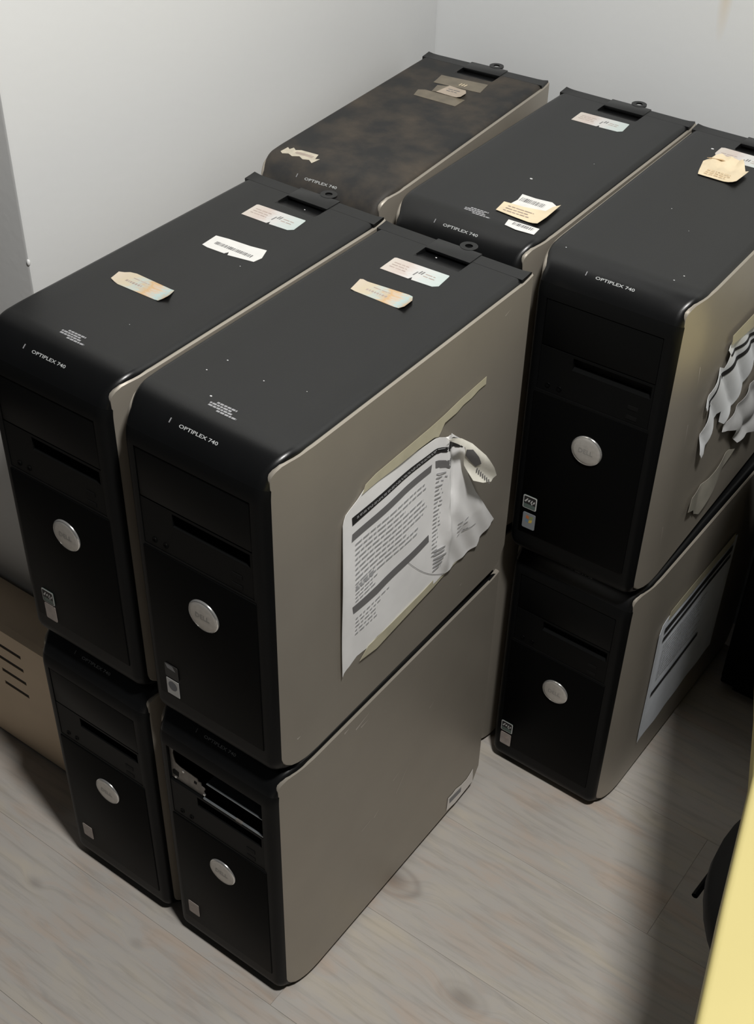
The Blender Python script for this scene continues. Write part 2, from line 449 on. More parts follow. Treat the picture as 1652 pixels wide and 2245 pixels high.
ZTOP = [(.0121, .4125), (.0128, .4155), (.0145, .4182), (.018, .4215), (.0245, .4250), (.032, .4262), (.044, .4270), (.055, .4283), (.07, .4286), (.16, .4286), (.25, .4286), (.34, .4286), (.432, .4286), (.442, .4300), (.4499, .4318)]
ZBOT = [(.0121, .0310), (.0128, .0255), (.0145, .0200), (.018, .0150), (.0245, .0100), (.032, .0085), (.044, .0085), (.055, .0100), (.07, .0110), (.16, .0112), (.25, .0114), (.34, .0116), (.424, .0120), (.438, .0180), (.4499, .0380)]
def interp(tab, y):
    for (a, b), (c, d_) in zip(tab[:-1], tab[1:]):
        if a <= y <= c: return b + (d_ - b) * (y - a) / (c - a)
    return tab[0][1] if y < tab[0][0] else tab[-1][1]
def make_panel(side):
    ys = sorted({a for a, _ in ZTOP} | {a for a, _ in ZBOT} | {.0380, .0495, .0625, .446})
    bm = bmesh.new(); rows = []
    for y_ in ys:
        x = w - taper(y_); t = interp(ZTOP, y_); b = interp(ZBOT, y_)
        r = [(x - .006, t), (x - .0016, t), (x, t - .0016)]
        for k in range(1, 6): r.append((x, t - .0016 + (b + .0016 - t + .0016) * k / 6))
        r += [(x, b + .0016), (x - .0016, b), (x - .006, b)]
        rows.append([Vector((side * p, y_, q)) for p, q in r])
    loft(bm, rows)
    # close front and rear edges inward
    for row_ in (rows[0], rows[-1]):
        inner = [Vector((p.x - side * .005, p.y, p.z)) for p in row_]
        loft(bm, [row_, inner])
    return finish(bm, 'side_panel', M_PANEL, 25)
def make_lip():
    bm = bmesh.new(); rows = []
    for k in range(25):
        x = -(w - .0015) + (2 * w - .003) * k / 24
        t = max(0., (abs(x) - .083) / (w - .0015 - .083))
        up = .0016 * t * t
        pr = [(.4284, H - .006), (.4284, H - .0003), (.4288, H), (.4380, H + up * .4), (.4470, H + up), (.4487, H - .0012 + up), (.4492, H - .020)]
        rows.append([Vector((x, a, b)) for a, b in pr])
    loft(bm, rows)
    for r in (rows[0], rows[-1]): bm.faces.new([bm.verts.new(p) for p in r])
    return finish(bm, 'rear_lip', M_TOP, 12)
def make_recess():
    bm = bmesh.new()
    dpt = .0062
    rows = []
    for y_ in (LY0, LY0 + .006, LY0 + .014, LY1):
        t = (y_ - LY0) / (LY1 - LY0); zf = H - dpt * min(1, t * 1.25)
        rows.append([Vector((LX0, y_, H)), Vector((LX0 + .001, y_, zf)), Vector((LX1 - .001, y_, zf)), Vector((LX1, y_, H))])
    loft(bm, rows)
    bm.faces.new([bm.verts.new(p) for p in rows[-1]])
    return finish(bm, 'latch_recess', M_TOP, 30)
def make_latch():
    bm = bmesh.new()
    add_box(bm, LX0 + .0004, LX1 - .0004, .4235, .4497, H - .0025, H + .0010, .0008, 2)
    return finish(bm, 'release_latch', M_TOP, 40)
def make_loop():
    bm = bmesh.new(); seg = 28; cx, cy, R0, R1 = .011, .4555, .0105, .0046
    rows = []
    for r, z_ in ((R1, -.001), (R0, -.001), (R0, .0012), (R1, .0012), (R1, -.001)):
        rows.append([Vector((cx + r * math.cos(2 * math.pi * k / seg), cy + r * .95 * math.sin(2 * math.pi * k / seg), H + z_)) for k in range(seg)])
    loft(bm, rows, True)
    bmesh.ops.remove_doubles(bm, verts=bm.verts[:], dist=1e-6)
    return finish(bm, 'padlock_loop', M_TOP, 40)
def make_lower_cover():
    """cover plate with a wide recessed slot"""
    xs = [-XB + .0006, -.030, .0690, XB - .0006]; zs = [ZB0 + .0006, .3065, .3230, .3262]
    bm = bmesh.new()
    def P(x, z_, y_): return bm.verts.new((x, y_, z_))
    for a in range(3):
        for b in range(3):
            if a == 1 and b == 1: continue
            bm.faces.new([P(xs[a], zs[b], .0006), P(xs[a + 1], zs[b], .0006), P(xs[a + 1], zs[b + 1], .0006), P(xs[a], zs[b + 1], .0006)])
    c = [(xs[1], zs[1]), (xs[2], zs[1]), (xs[2], zs[2]), (xs[1], zs[2])]
    o_ = [Vector((x, .0006, z_)) for x, z_ in c]; i_ = [Vector((x, .010, z_ + (.003 if k < 2 else 0))) for k, (x, z_) in enumerate(c)]
    loft(bm, [o_, i_], True); bm.faces.new([bm.verts.new(p) for p in i_])
    e_ = [(xs[0], zs[0]), (xs[3], zs[0]), (xs[3], zs[3]), (xs[0], zs[3])]
    loft(bm, [[Vector((x, .0006, z_)) for x, z_ in e_], [Vector((x, .012, z_)) for x, z_ in e_]], True)
    bmesh.ops.remove_doubles(bm, verts=bm.verts[:], dist=1e-6)
    return finish(bm, 'bay_cover', M_BEZEL, 30)
def make_upper_cover():
    bm = bmesh.new()
    add_box(bm, -XB + .0006, XB - .0006, .0004, .012, .3274, ZB1 - .0008, .0012, 2)
    return finish(bm, 'bay_cover', M_BEZEL, 40)
def make_button():
    bm = bmesh.new()
    lathe(bm, (.004, -.0012, .207), [(.0196, -.002), (.0196, .0016), (.0190, .0024), (.0150, .0030), (.008, .0033), (0, .0034)], 40, 'Y')
    return finish(bm, 'power_button', M_SILVER, 60)
def make_rim():
    bm = bmesh.new(); seg = 40
    lathe(bm, (.004, -.0012, .207), [(.0196, .0000), (.0203, .0004), (.0203, .0016), (.0197, .0022), (.0191, .0026), (.0191, .0020)], seg, 'Y')
    return finish(bm, 'button_rim', M_RIM, 60)
BTXT = text_mesh('DELL', .012)
def make_button_text():
    me = BTXT.copy(); me.materials.clear(); me.materials.append(mat('button_lettering', (.36, .35, .335), .4, metal=.4))
    for v in me.vertices:
        v.co = Vector((.004 + v.co.x * .019, -.0047, .207 + v.co.y * .0065))
    return me
TXT = text_mesh('OPTIPLEX 740', .012)
def make_model_text():
    me = TXT.copy(); me.materials.clear(); me.materials.append(M_PRINT)
    for v in me.vertices:
        a = math.radians(130 - math.degrees(v.co.y * .0036 / RT))
        sp = (RT + RT * math.cos(a), H - RT + RT * math.sin(a), math.cos(a), math.sin(a))
        v.co = surf(v.co.x * .0475, sp, .0003)
    return me
def make_tick():
    bm = bmesh.new(); rows = []
    for k in range(5):
        a = math.radians(125.5 + 1.6 * k)
        sp = (RT + RT * math.cos(a), H - RT + RT * math.sin(a), math.cos(a), math.sin(a))
        rows.append([surf(-.0362, sp, .0001), surf(-.0362, sp, .0006), surf(-.0352, sp, .0006), surf(-.0352, sp, .0001)])
    loft(bm, rows)
    return finish(bm, 'indicator_light', M_DIM)
def make_fineprint():
    bm = bmesh.new(); rnd = random.Random(3)
    for r, (xa, xb, y_) in enumerate(((-.010, .014, .0535), (-.016, .010, .0500), (-.015, .014, .0465), (-.002, .022, .0430))):
        x = xa
        while x < xb:
            l = rnd.uniform(.0022, .0052)
            add_box(bm, x, min(x + l, xb), y_, y_ + .0023, H, H + .0002)
            x += l + .0009
    return finish(bm, 'fine_print', mat('fine_print_ink', (.30, .30, .31), .6))
def make_usb():
    bm = bmesh.new()
    add_box(bm, -.0065, .0065, -.0005, .004, -.0026, .0026)
    return finish(bm, 'usb_port', M_CHASSIS)
def make_jack():
    bm = bmesh.new(); lathe(bm, (0, 0, 0), [(.0014, -.002), (.0014, .0004), (.0030, .0008), (.0034, .0003), (.0034, -.002)], 16, 'Y')
    return finish(bm, 'audio_jack', M_GLOSS, 40)
def make_foot():
    bm = bmesh.new(); add_cyl(bm, (0, 0, 0), .010, .010, .005, 16)
    return finish(bm, 'foot', M_CHASSIS, 40)

ME = dict(top=make_top(M_TOP), dusty=make_top(M_DUSTY), bezel=make_bezel(), pr=make_panel(1), pl=make_panel(-1), lip=make_lip(), rec=make_recess(),
          latch=make_latch(), loop=make_loop(), low=make_lower_cover(), up=make_upper_cover(), btn=make_button(), rim=make_rim(), btxt=make_button_text(),
          txt=make_model_text(), tick=make_tick(), fine=make_fineprint(), usb=make_usb(), jack=make_jack(), foot=make_foot(),
          chassis=box_me('chassis', M_CHASSIS, -.0925, .0925, .155, .4475, .004, .4195, .002),
          panel=box_me('lower_panel', M_GLOSS, -.0745, .0745, -.0012, .004, ZL0, ZL1, .0010, 2))

# --- labels and badges, all real thin pieces stuck to the case
def on_top(u, v, h): return Vector((u, v, H + .0001 + h))
def on_side(u, v, h): return Vector((w - taper(u) + .0002 + h, u, v))
def on_front(u, v, h): return Vector((u, -.00125 - h, v))
def bars(bm, x0, x1, y0, y1, place, rnd, h=.00035, duty=.55, step=.0013):
    x = x0
    while x < x1:
        l = rnd.uniform(.4, 1.3) * step * duty
        vsx = [bm.verts.new(place(a, b, h)) for a, b in ((x, y0), (min(x + l, x1), y0), (min(x + l, x1), y1), (x, y1))]
        bm.faces.new(vsx); x += l + rnd.uniform(.4, 1.2) * step * (1 - duty)
def lines(bm, x0, x1, ys, th, place, rnd, h=.00035, word=(.003, .011), gap=.0012, ragged=.2, disp=None):
    for yy in ys:
        x = x0; xe = x1 - rnd.uniform(0, ragged) * (x1 - x0)
        while x < xe:
            l = min(rnd.uniform(*word), xe - x)
            q = [(x, yy), (x + l, yy), (x + l, yy + th), (x, yy + th)]
            bm.faces.new([bm.verts.new(place(a, b, h + (disp(a, b) if disp else 0))) for a, b in q])
            x += l + gap
def rounded(x0, x1, y0, y1, r=.0015):
    out = []
    for cx, cy, a0 in ((x1 - r, y1 - r, 0), (x0 + r, y1 - r, 90), (x0 + r, y0 + r, 180), (x1 - r, y0 + r, 270)):
        for k in range(3):
            a = math.radians(a0 + 45 * k); out.append((cx + r * math.cos(a), cy + r * math.sin(a)))
    return out
def curl(px, py, r, hgt):
    return lambda u, v: hgt * max(0., 1 - math.hypot(u - px, v - py) / r) ** 1.5

def white_label(root, poly=None, holes=True, seed=1):
    rnd = random.Random(seed)
    poly = poly or mm([(-40, 383), (-38, 384.5), (30, 387), (31, 385), (33.5, 361), (28, 356), (2, 354.5), (0, 360), (-2, 354.5), (-39, 354)])
    o = link('asset_label', sheet_me('asset_label', M_LABW, poly, on_top, res=.008), root)
    tag(o, 'white asset label with faded pink and green print')
    bm = bmesh.new()
    x0 = min(p[0] for p in poly); y0 = min(p[1] for p in poly); 
    lines(bm, x0 + .006, x0 + .030, [y0 + .020, y0 + .015, y0 + .010], .0016, on_top, rnd, word=(.004, .009))
    lines(bm, x0 + .048, x0 + .064, [y0 + .014, y0 + .019], .0016, on_top, rnd, word=(.004, .009))
    link('label_print', finish(bm, 'label_print', M_PINK), o)
    if holes:
        bm = bmesh.new()
        for a, b, l in ((.037, .010, .009), (.0405, .016, .007), (.0435, .016, .007)):
            bm.faces.new([bm.verts.new(on_top(x0 + p, y0 + q, .0004)) for p, q in ((a, b), (a + .0017, b), (a + .0024, b + l), (a + .0008, b + l))])
        link('tear_mark', finish(bm, 'tear_mark', M_INKG), o)
    return o
def orange_label(root, poly, seed=2):
    rnd = random.Random(seed)
    x0 = min(p[0] for p in poly); x1 = max(p[0] for p in poly); y0 = min(p[1] for p in poly)
    lift = lambda u, v: .004 * max(0., (u - (x1 - .010)) / .010) ** 2 + .002 * max(0., (x0 + .008 - u) / .008) ** 2
    o = link('inventory_label', sheet_me('inventory_label', M_LABO, poly, on_top, lift, .005, smooth=40), root)
    tag(o, 'worn orange and blue inventory label with lifted corner')
    bm = bmesh.new()
    lines(bm, x0 + .020, x0 + .046, [y0 + .019], .0014, on_top, rnd)
    lines(bm, x0 + .016, x0 + .044, [y0 + .010], .0034, on_top, rnd, word=(.0012, .003))
    link('label_print', finish(bm, 'label_print', M_PINK), o)
def barcode_label(root, poly, bar, seed=4, labels='white barcode label'):
    rnd = random.Random(seed)
    o = link('barcode_label', sheet_me('barcode_label', M_WHITEL, poly, on_top, res=.006), root)
    tag(o, labels)
    bm = bmesh.new(); bars(bm, bar[0], bar[1], bar[2], bar[3], on_top, rnd, .00045, .55, .0028)
    link('barcode_print', finish(bm, 'barcode_print', M_INKG), o)
    return o

def badge_arrow(root, x, z_, worn=False):
    """small square processor badge: silver rim, dark field with pale script and arrow"""
    s = .0195
    o = link('processor_badge', sheet_me('processor_badge', M_BADGEG if not worn else M_INK, rounded(x, x + s, z_, z_ + .0208, .002), on_front, res=.01, thick=.0005), root)
    tag(o, 'small silver-rimmed processor badge' if not worn else 'worn dark processor badge')
    if worn:
        bm = bmesh.new()
        bm.faces.new([bm.verts.new(on_front(x + a, z_ + b, .0006)) for a, b in ((.001, .020), (.012, .020), (.016, .013), (.004, .014))])
        link('badge_print', finish(bm, 'badge_print', M_DIM), o); return
    bm = bmesh.new()
    oo = rounded(x, x + s, z_, z_ + .0208, .002); ii = rounded(x + .0013, x + s - .0013, z_ + .0013, z_ + .0195, .0014)
    loft(bm, [[on_front(a, b, .0007) for a, b in oo], [on_front(a, b, .0009) for a, b in ii]], True)
    link('badge_rim', finish(bm, 'badge_rim', M_BADGEW), o)
    bm = bmesh.new()
    bm.faces.new([bm.verts.new(on_front(x + a, z_ + b, .0006)) for a, b in ((.0014, .0075), (.0181, .0075), (.0181, .0193), (.0014, .0193))])
    link('badge_field', finish(bm, 'badge_field', M_INK), o)
    bm = bmesh.new()
    for q in (((.002, .011), (.006, .0165), (.0075, .016), (.004, .010)), ((.0065, .0125), (.0095, .0155), (.0105, .0145), (.0085, .0105)), ((.0105, .0105), (.0125, .0155), (.0138, .0150), (.0122, .0100)), ((.0140, .0110), (.0152, .0140), (.0172, .0145), (.0160, .0105)), ((.0115, .0085), (.0135, .0080), (.0140, .0105), (.0125, .0105))):
        bm.faces.new([bm.verts.new(on_front(x + a, z_ + b, .0008)) for a, b in q])
    link('badge_print', finish(bm, 'badge_print', M_BADGEW), o)
def badge_flag(root, x, z_, kind='flag'):
    """licence badge below: four waving colour panes, an orb, or plain silver"""
    base = {'flag': M_BADGE, 'orb': M_BADGEW, 'silver': M_BADGES, 'pale': M_BADGES}[kind]
    o = link('licence_badge', sheet_me('licence_badge', base, rounded(x, x + .0180, z_, z_ + .0248, .0018 if kind != 'orb' else .0006), on_front, res=.01, thick=.0005), root)
    tag(o, {'flag': 'square badge with four coloured panes', 'orb': 'pale square badge with dark round emblem', 'silver': 'plain silver square badge', 'pale': 'faded silver square badge'}[kind])
    if kind == 'flag':
        for k, (m_, q) in enumerate(((M_RED, ((.0045, .0160), (.0088, .0150), (.0094, .0200), (.0050, .0212))), (M_GREEN, ((.0095, .0150), (.0140, .0165), (.0148, .0215), (.0101, .0200))),
                                     (M_BLUE, ((.0038, .0105), (.0080, .0095), (.0087, .0143), (.0044, .0154))), (M_YEL, ((.0087, .0093), (.0132, .0108), (.0139, .0158), (.0094, .0143))))):
            bm = bmesh.new(); bm.faces.new([bm.verts.new(on_front(x + a, z_ + b, .0006)) for a, b in q])
            link('emblem_pane', finish(bm, 'emblem_pane', m_), o)
    if kind == 'orb':
        bm = bmesh.new()
        bm.faces.new([bm.verts.new(on_front(x + .0090 + .0064 * math.cos(a), z_ + .0150 + .0070 * math.sin(a), .0006)) for a in [2 * math.pi * k / 24 for k in range(24)]])
        link('emblem', finish(bm, 'emblem', M_ORB), o)
    if kind == 'silver':
        bm = bmesh.new(); bm.faces.new([bm.verts.new(on_front(x + a, z_ + b, .0006)) for a, b in ((.006, .014), (.012, .0145), (.012, .018), (.006, .0175))])
        link('emblem', finish(bm, 'emblem', M_PINK), o)

GROUP = 'stacked black and grey computer towers'
def tower(label, x, y, yaw, level, top='top', open_bay=False, full=True, fine=True, z=None):
    r = link('computer_tower', None)
    r.empty_display_size = .05
    r.location = (x, y, H * level if z is None else z); r.rotation_euler = (0, 0, yaw)
    tag(r, label, 'computer', GROUP)
    link('chassis', ME['chassis'], r); link('top_cover', ME[top], r); link('front_bezel', ME['bezel'], r)
    link('side_panel', ME['pr'], r); link('side_panel', ME['pl'], r)
    for fx in (-.07, .07):
        for fy in (.075, .40): link('foot', ME['foot'], r, (fx, fy, 0))
    if not full:
        link('bay_cover', ME['low'], r); link('bay_cover', ME['up'], r); link('lower_panel', ME['panel'], r)
        return r
    dz = -.0042 if level == 0 else 0      # pressed flat under the tower above
    link('rear_lip', ME['lip'], r, (0, 0, dz)); link('latch_recess', ME['rec'], r)
    la = link('release_latch', ME['latch'], r, (0, 0, dz)); link('padlock_loop', ME['loop'], la)
    lc = link('bay_cover', ME['low'], r)
    if not open_bay: link('bay_cover', ME['up'], r)
    for z_ in (.2735, .2870): link('usb_port', ME['usb'], lc, (.051, .0006, z_))
    for x_ in (-.058, -.043): link('audio_jack', ME['jack'], lc, (x_, .0006, .2755))
    link('lower_panel', ME['panel'], r)
    b = link('power_button', ME['btn'], r); tag(b, 'round silver power button')
    link('button_rim', ME['rim'], b); link('button_lettering', ME['btxt'], b)
    link('model_lettering', ME['txt'], r); link('indicator_light', ME['tick'], r)
    if fine: link('fine_print', ME['fine'], r)
    return r

# ---- placements (metres)
FRb = tower('computer tower with an open drive bay, bottom of the nearest stack', -.0021, -.0051, -.0043, 0, open_bay=True)
FRt = tower('computer tower with a large torn white paper on its grey side', 0, 0, 0, 1)
FLb = tower('bottom computer tower of the stack beside the beige vented box', -.2022, -.0011, -.002, 0)
FLt = tower('computer tower with three labels in a row along its top', -.2020, .0043, -.0005, 1)
BLb = tower('computer tower hidden under the dusty one in the wall corner', -.2290, .4840, .060, 0, full=False)
BLt = tower('dust-stained computer tower with brown tape on top, in the wall corner', -.2302, .4798, .0712, 1, top='dusty', fine=False)
BMb = tower('computer tower hidden under the middle one of the back row', -.0290, .4870, .004, 0, full=False)
BMt = tower('computer tower in the middle of the back row, overlapping labels near its front', -.0285, .4837, .0160, 1)
BRb = tower('bottom computer tower of the back right stack, flat paper taped on its side', .1749, .4995, -.0146, 0, fine=False)
BRt = tower('computer tower with shredded paper hanging on its side, top of back right stack', .1737, .4839, .0199, 1, fine=False)

# ---- top labels
white_label(FLt, seed=1); white_label(FRt, seed=2); white_label(BMt, seed=3)
orange_label(FLt, mm([(-50, 154), (-52, 168), (-44, 177), (-36, 179), (20, 177), (27, 160), (21, 151), (-37, 150.5)]), 5)
orange_label(FRt, mm([(-40, 319), (-38, 322), (19, 327), (24, 326), (31, 315), (32, 299), (26, 297), (-37, 298)]), 6)
barcode_label(FLt, mm([(-26.7, 296.2), (-10, 299), (20, 301), (40.5, 304.6), (47.4, 288), (45.5, 276), (13, 270), (10, 276), (7.5, 270.5), (-16.5, 269.5), (-25, 271)]), (-.016, .037, .2805, .2865), 7, 'white barcode label with a torn edge')
# back middle: two overlapping labels near the front
o = barcode_label(BMt, mm([(20.9, 121.5), (40, 121), (60.7, 123.9), (70, 118), (72, 92), (22, 90), (24, 105)]), (.026, .058, .104, .114), 8, 'folded barcode label under a cream label')
o = link('inventory_label', sheet_me('inventory_label', M_CREAM, mm([(14, 90), (17, 66), (45, 63), (75.5, 61), (77, 80), (74.7, 118.6), (68, 112), (66, 98), (40, 92), (25.7, 91)]), on_top, lambda u, v: .0008 + .006 * max(0., (u - .062) / .015) ** 2 * .5, .006, smooth=40), BMt)
tag(o, 'curled cream inventory label'); bm = bmesh.new()
lines(bm, .024, .060, [.070, .076, .082], .0016, on_top, random.Random(4), h=.0016); link('label_print', finish(bm, 'label_print', M_PINK), o)
barcode_label(BMt, mm([(41, 55), (81.6, 56), (83.3, 40), (60, 38), (44, 41)]), (.050, .077, .0465, .053), 9, 'small white barcode label at the front edge')
# back right: white label, and folded cream label over it
white_label(BRt, mm([(-42, 377), (-42, 397), (-38, 399), (30, 398), (33, 372), (16, 366), (2, 365.5), (-34, 361.5)]), True, 11)
lab = sheet_me('folded_label', M_CREAM, mm([(-36, 312), (-42, 335), (-44, 344), (-36, 350), (-28, 364), (-14, 360), (-4, 363), (0, 363.6), (13, 342), (17.5, 341), (15.7, 307), (12, 303.8), (-10, 304), (-33.6, 304.6)]), on_top,
               lambda u, v: .001 + .007 * max(0., (v - .340) / .024) + .004 * max(0., (u - .004) / .012) + .0016 * math.sin(u * 330) * (v - .303) * 25, .005, smooth=40)
o = link('folded_label', lab, BRt); tag(o, 'crumpled cream paper label')
bm = bmesh.new(); lines(bm, -.028, .004, [.309, .3145, .320], .0015, on_top, random.Random(5), h=.0030, word=(.002, .006)); link('label_print', finish(bm, 'label_print', M_CREAMD), o)
o = link('paper_curl', sheet_me('paper_curl', M_CREAMD, mm([(-40, 344), (-26, 366), (-8, 362), (-12, 352), (-30, 350)]), on_top, lambda u, v: .002 + .004 * max(0, (.366 - v) / .02), .005, smooth=40), o)
# back left: tape remains
o = link('tape_piece', sheet_me('tape_piece', M_TAPEOLD, mm([(-38.3, 381.4), (33.7, 387.3), (38.2, 355.2), (-34.5, 351.8), (-36, 366)]), on_top, res=.01), BLt); tag(o, 'brown translucent tape')
bm = bmesh.new()
for a in (.000, .004, .008): bm.faces.new([bm.verts.new(on_top(a + p, .362 + q, .0005)) for p, q in ((0, 0), (.0018, 0), (.0026, .008), (.001, .008))])
link('label_print', finish(bm, 'label_print', M_CREAM), o)
o = link('tape_piece', sheet_me('tape_piece', M_TAPEOLD, mm([(-39, 317), (-30, 322), (33.0, 321.1), (32.4, 294.6), (-34.3, 297.3)]), on_top, res=.01), BLt); tag(o, 'brown translucent tape')
o = link('tape_piece', sheet_me('tape_piece', M_TAPEOLD, mm([(-24, 345), (-6, 352), (-8, 325), (-20, 322)]), on_top, lambda u, v: .0004, res=.01), BLt)
o = link('torn_label', sheet_me('torn_label', mat('grimy_label', (.42, .35, .28), .6, noise=.1), mm([(-8.7, 352.3), (18.7, 349.5), (27, 335), (26.4, 320.3), (-13.6, 323.2)]), on_top, lambda u, v: .0006 + .003 * max(0, (u - .018) / .009), .006, smooth=40), BLt); tag(o, 'grimy torn label remnant')
bm = bmesh.new(); lines(bm, -.004, .014, [.334, .340], .002, on_top, random.Random(9), h=.0011); link('label_print', finish(bm, 'label_print', M_INKG), o)
o = link('torn_label', sheet_me('torn_label', mat('chipped_label', (.55, .50, .40), .6, noise=.15, nscale=90), mm([(-80, 45), (-79, 60), (-74, 56), (-72, 63), (-66, 58), (-60, 62), (-34.6, 62.9), (-31, 50), (-26, 53), (-28.3, 38), (-36, 44), (-44, 41), (-52, 46), (-60, 41), (-68, 45), (-75, 41)]), on_top, res=.004), BLt); tag(o, 'chipped pale label remnant at the front edge')
bm = bmesh.new(); bars(bm, -.062, -.036, .050, .056, on_top, random.Random(2), .0005); link('barcode_print', finish(bm, 'barcode_print', M_PINK), o)
# chips and dust specks on the black tops
def specks(root, pts):
    bm = bmesh.new()
    for x, y_, s in pts:
        bmesh.ops.create_icosphere(bm, subdivisions=1, radius=s, matrix=Matrix.Translation((x, y_, H)) @ Matrix.Diagonal((1.4, 1, .5, 1)))
    o = link('dust_specks', finish(bm, 'dust_specks', M_DUST), root); o['kind'] = 'stuff'
specks(BMt, [(.0081, .1649, .0016), (.05, .25, .0005)])
specks(FRt, [(.001, .109, .0007), (.045, .12, .0005), (-.05, .115, .0008), (-.055, .09, .0008), (-.004, .412, .0009), (-.022, .059, .0011)])
specks(BRt, [(-.050, .387, .0017), (.004, .412, .001), (-.02, .2, .0006), (.02, .16, .0005), (.06, .06, .0008), (-.075, .04, .0007), (.055, .045, .0008)])
specks(FLt, [(.04, .26, .0006), (.012, .408, .0008), (.03, .10, .0005)])

# ---- front badges
badge_arrow(FRt, -.0635, .0775, worn=True); badge_flag(FRt, -.0630, .0500, 'orb')
badge_flag(FRb, -.0650, .0620, 'pale')
badge_arrow(FLt, -.0600, .0735); badge_flag(FLt, -.0595, .0465, 'pale')
badge_flag(FLb, -.0640, .0620, 'pale')
badge_arrow(BRt, -.0712, .0850); badge_flag(BRt, -.0692, .0535, 'flag')
badge_arrow(BRb, -.0740, .0740); badge_flag(BRb, -.0735, .0450, 'silver')

# ---- open drive bay of the lower front right tower
bm = bmesh.new()
c0 = [(-.072, .3265), (.072, .3265), (.072, .3875), (-.072, .3875)]
loft(bm, [[Vector((x, yy, z_)) for x, z_ in c0] for yy in (.013, .15)], True)
bm.faces.new([bm.verts.new((x, .15, z_)) for x, z_ in c0])
link('bay_liner', finish(bm, 'bay_liner', M_CHASSIS), FRb)
def flat_plate(name, m, pts, y0, y1, root):
    bm = bmesh.new()
    loft(bm, [[Vector((x, yy, z_)) for x, z_ in pts] for yy in (y0, y1)], True)
    bm.faces.new([bm.verts.new((x, y0, z_)) for x, z_ in pts]); bm.faces.new([bm.verts.new((x, y1, z_)) for x, z_ in pts])
    return link(name, finish(bm, name, m), root)
br = flat_plate('drive_cage_bracket', M_STEEL, mm([(-72, 328), (-62, 328), (-30, 327.5), (-22, 327), (-19.5, 331), (-21, 338), (-18, 343), (-24, 344), (-25, 350), (-29, 349), (-30, 353), (-58, 356), (-64, 359), (-66, 366), (-67, 374), (-65.5, 380), (-68, 387), (-72, 387)]), .0040, .0052, FRb)
tag(br, 'bare galvanised drive cage bracket')
flat_plate('bracket_hole', M_CHASSIS, mm([(-70, 335), (-61, 334), (-60, 343), (-67, 345), (-70, 342)]), .0036, .0040, br)
flat_plate('bracket_hole', M_CHASSIS, mm([(-36, 342), (-32, 342), (-31, 346), (-35, 347)]), .0036, .0040, br)
for sx, sz in ((-.052, .3505), (-.066, .3305), (-.0205, .3315)):
    bm = bmesh.new(); lathe(bm, (sx, .0040, sz), [(.0018, -.001), (.0018, .0008), (.0006, .0014), (0, .0014)], 10, 'Y')
    link('rivet', finish(bm, 'rivet', M_RIM, 40), br)
sh = link('drive_shelf', box_me('drive_shelf', M_STEELB, -.014, .071, .0020, .120, .3575, .3590, .0004), FRb)
tag(sh, 'bluish steel drive shelf inside the bay')
ed = link('cage_edge', box_me('cage_edge', M_STEELB, -.0205, .0715, .0012, .0034, .3264, .3290, .0003), FRb)
tag(ed, 'bright bare steel edge of the drive cage')
link('cage_clip', box_me('cage_clip', M_STEEL, .030, .040, .0006, .0034, .3264, .3294, .0003), ed)

# ---- paper on the nearest tower's side
def pdisp(u, v):
    d_ = 0.0006 + .0006 * math.sin(u * 60 + v * 35)
    ridge = .300 - (v - .2) * -.05
    t = max(0., min(1., (u - .262) / .05))
    lift = .006 * t * t * (3 - 2 * t)
    fade = max(0., min(1., (v - .100) / .06))
    cre = .007 * math.exp(-((u - (.287 + (.24 - v) * .11)) / .006) ** 2) * fade
    wr = .0011 * t * math.sin(u * 210 + v * 120) * max(0., min(1., (.23 - v) / .08 + .3))
    val = -.008 * math.exp(-((u - .303) / .006) ** 2) * max(0., min(1., (v - .19) / .05))
    edge = .0035 * max(0., (.112 - u) / .012) ** 2
    return d_ + max(0., lift * (.35 + .65 * fade) + cre + wr + val) + edge
main = mm([(102, 91), (101, 155), (100, 237), (102, 284), (103, 306), (110, 314), (128, 322), (145, 333), (212, 322), (276, 316), (284, 312), (300, 304), (312, 292), (318, 280), (324, 262), (328, 240), (332, 229), (351, 194), (384, 147), (410, 111), (393, 108), (378, 104), (370, 95), (344, 98), (289, 99), (225, 97), (169, 100), (150, 96), (140, 97), (132, 98), (118, 93)])
pp = link('printed_paper', sheet_me('printed_paper', M_PAPER, main, on_side, pdisp, .0045, .0003, 50), FRt)
tag(pp, 'large torn printed paper, wrinkled and lifting at its right end')
def printed(name, m, poly, lift=.0006):
    return link(name, sheet_me(name, m, mm(poly), on_side, lambda u, v: pdisp(u, v) + lift, .0045, .0001, 50), pp)
printed('header_band', M_INK, [(120, 304), (163, 305), (223, 304.5), (288, 302), (304, 297), (314, 290), (315, 279), (300, 286), (283, 295), (224, 296), (163, 296), (121, 293)])
bm = bmesh.new(); lines(bm, .127, .280, [.2992, .3010], .0010, lambda u, v, h: on_side(u, v, h), random.Random(77), .0015, (.002, .007), .0016, .1, pdisp)
link('header_print', finish(bm, 'header_print', M_INKT), pp)['kind'] = 'stuff'
printed('grey_band', M_INKG, [(121, 282), (163, 283.5), (214, 285), (262, 285), (261, 275), (214, 275), (164, 273), (120, 272)])
printed('grey_band', M_INKG, [(268, 286), (287, 282), (299, 272), (297, 262), (288, 270), (269, 276)])
printed('grey_band', M_INKG, [(121, 181), (167, 179), (220, 182), (264, 184), (265, 173), (221, 170), (167, 166.5), (123, 170)])
bm = bmesh.new(); rnd = random.Random(21)
bp_ = lambda u, v, h: on_side(u, v, h)
lines(bm, .126, .258, [.264 - .0068 * k for k in range(10)], .0021, bp_, rnd, .0011, (.004, .014), .0022, .35, pdisp)
lines(bm, .126, .170, [.206 - .0052 * k for k in range(5)], .0018, bp_, rnd, .0011, (.004, .010), .002, .3, pdisp)
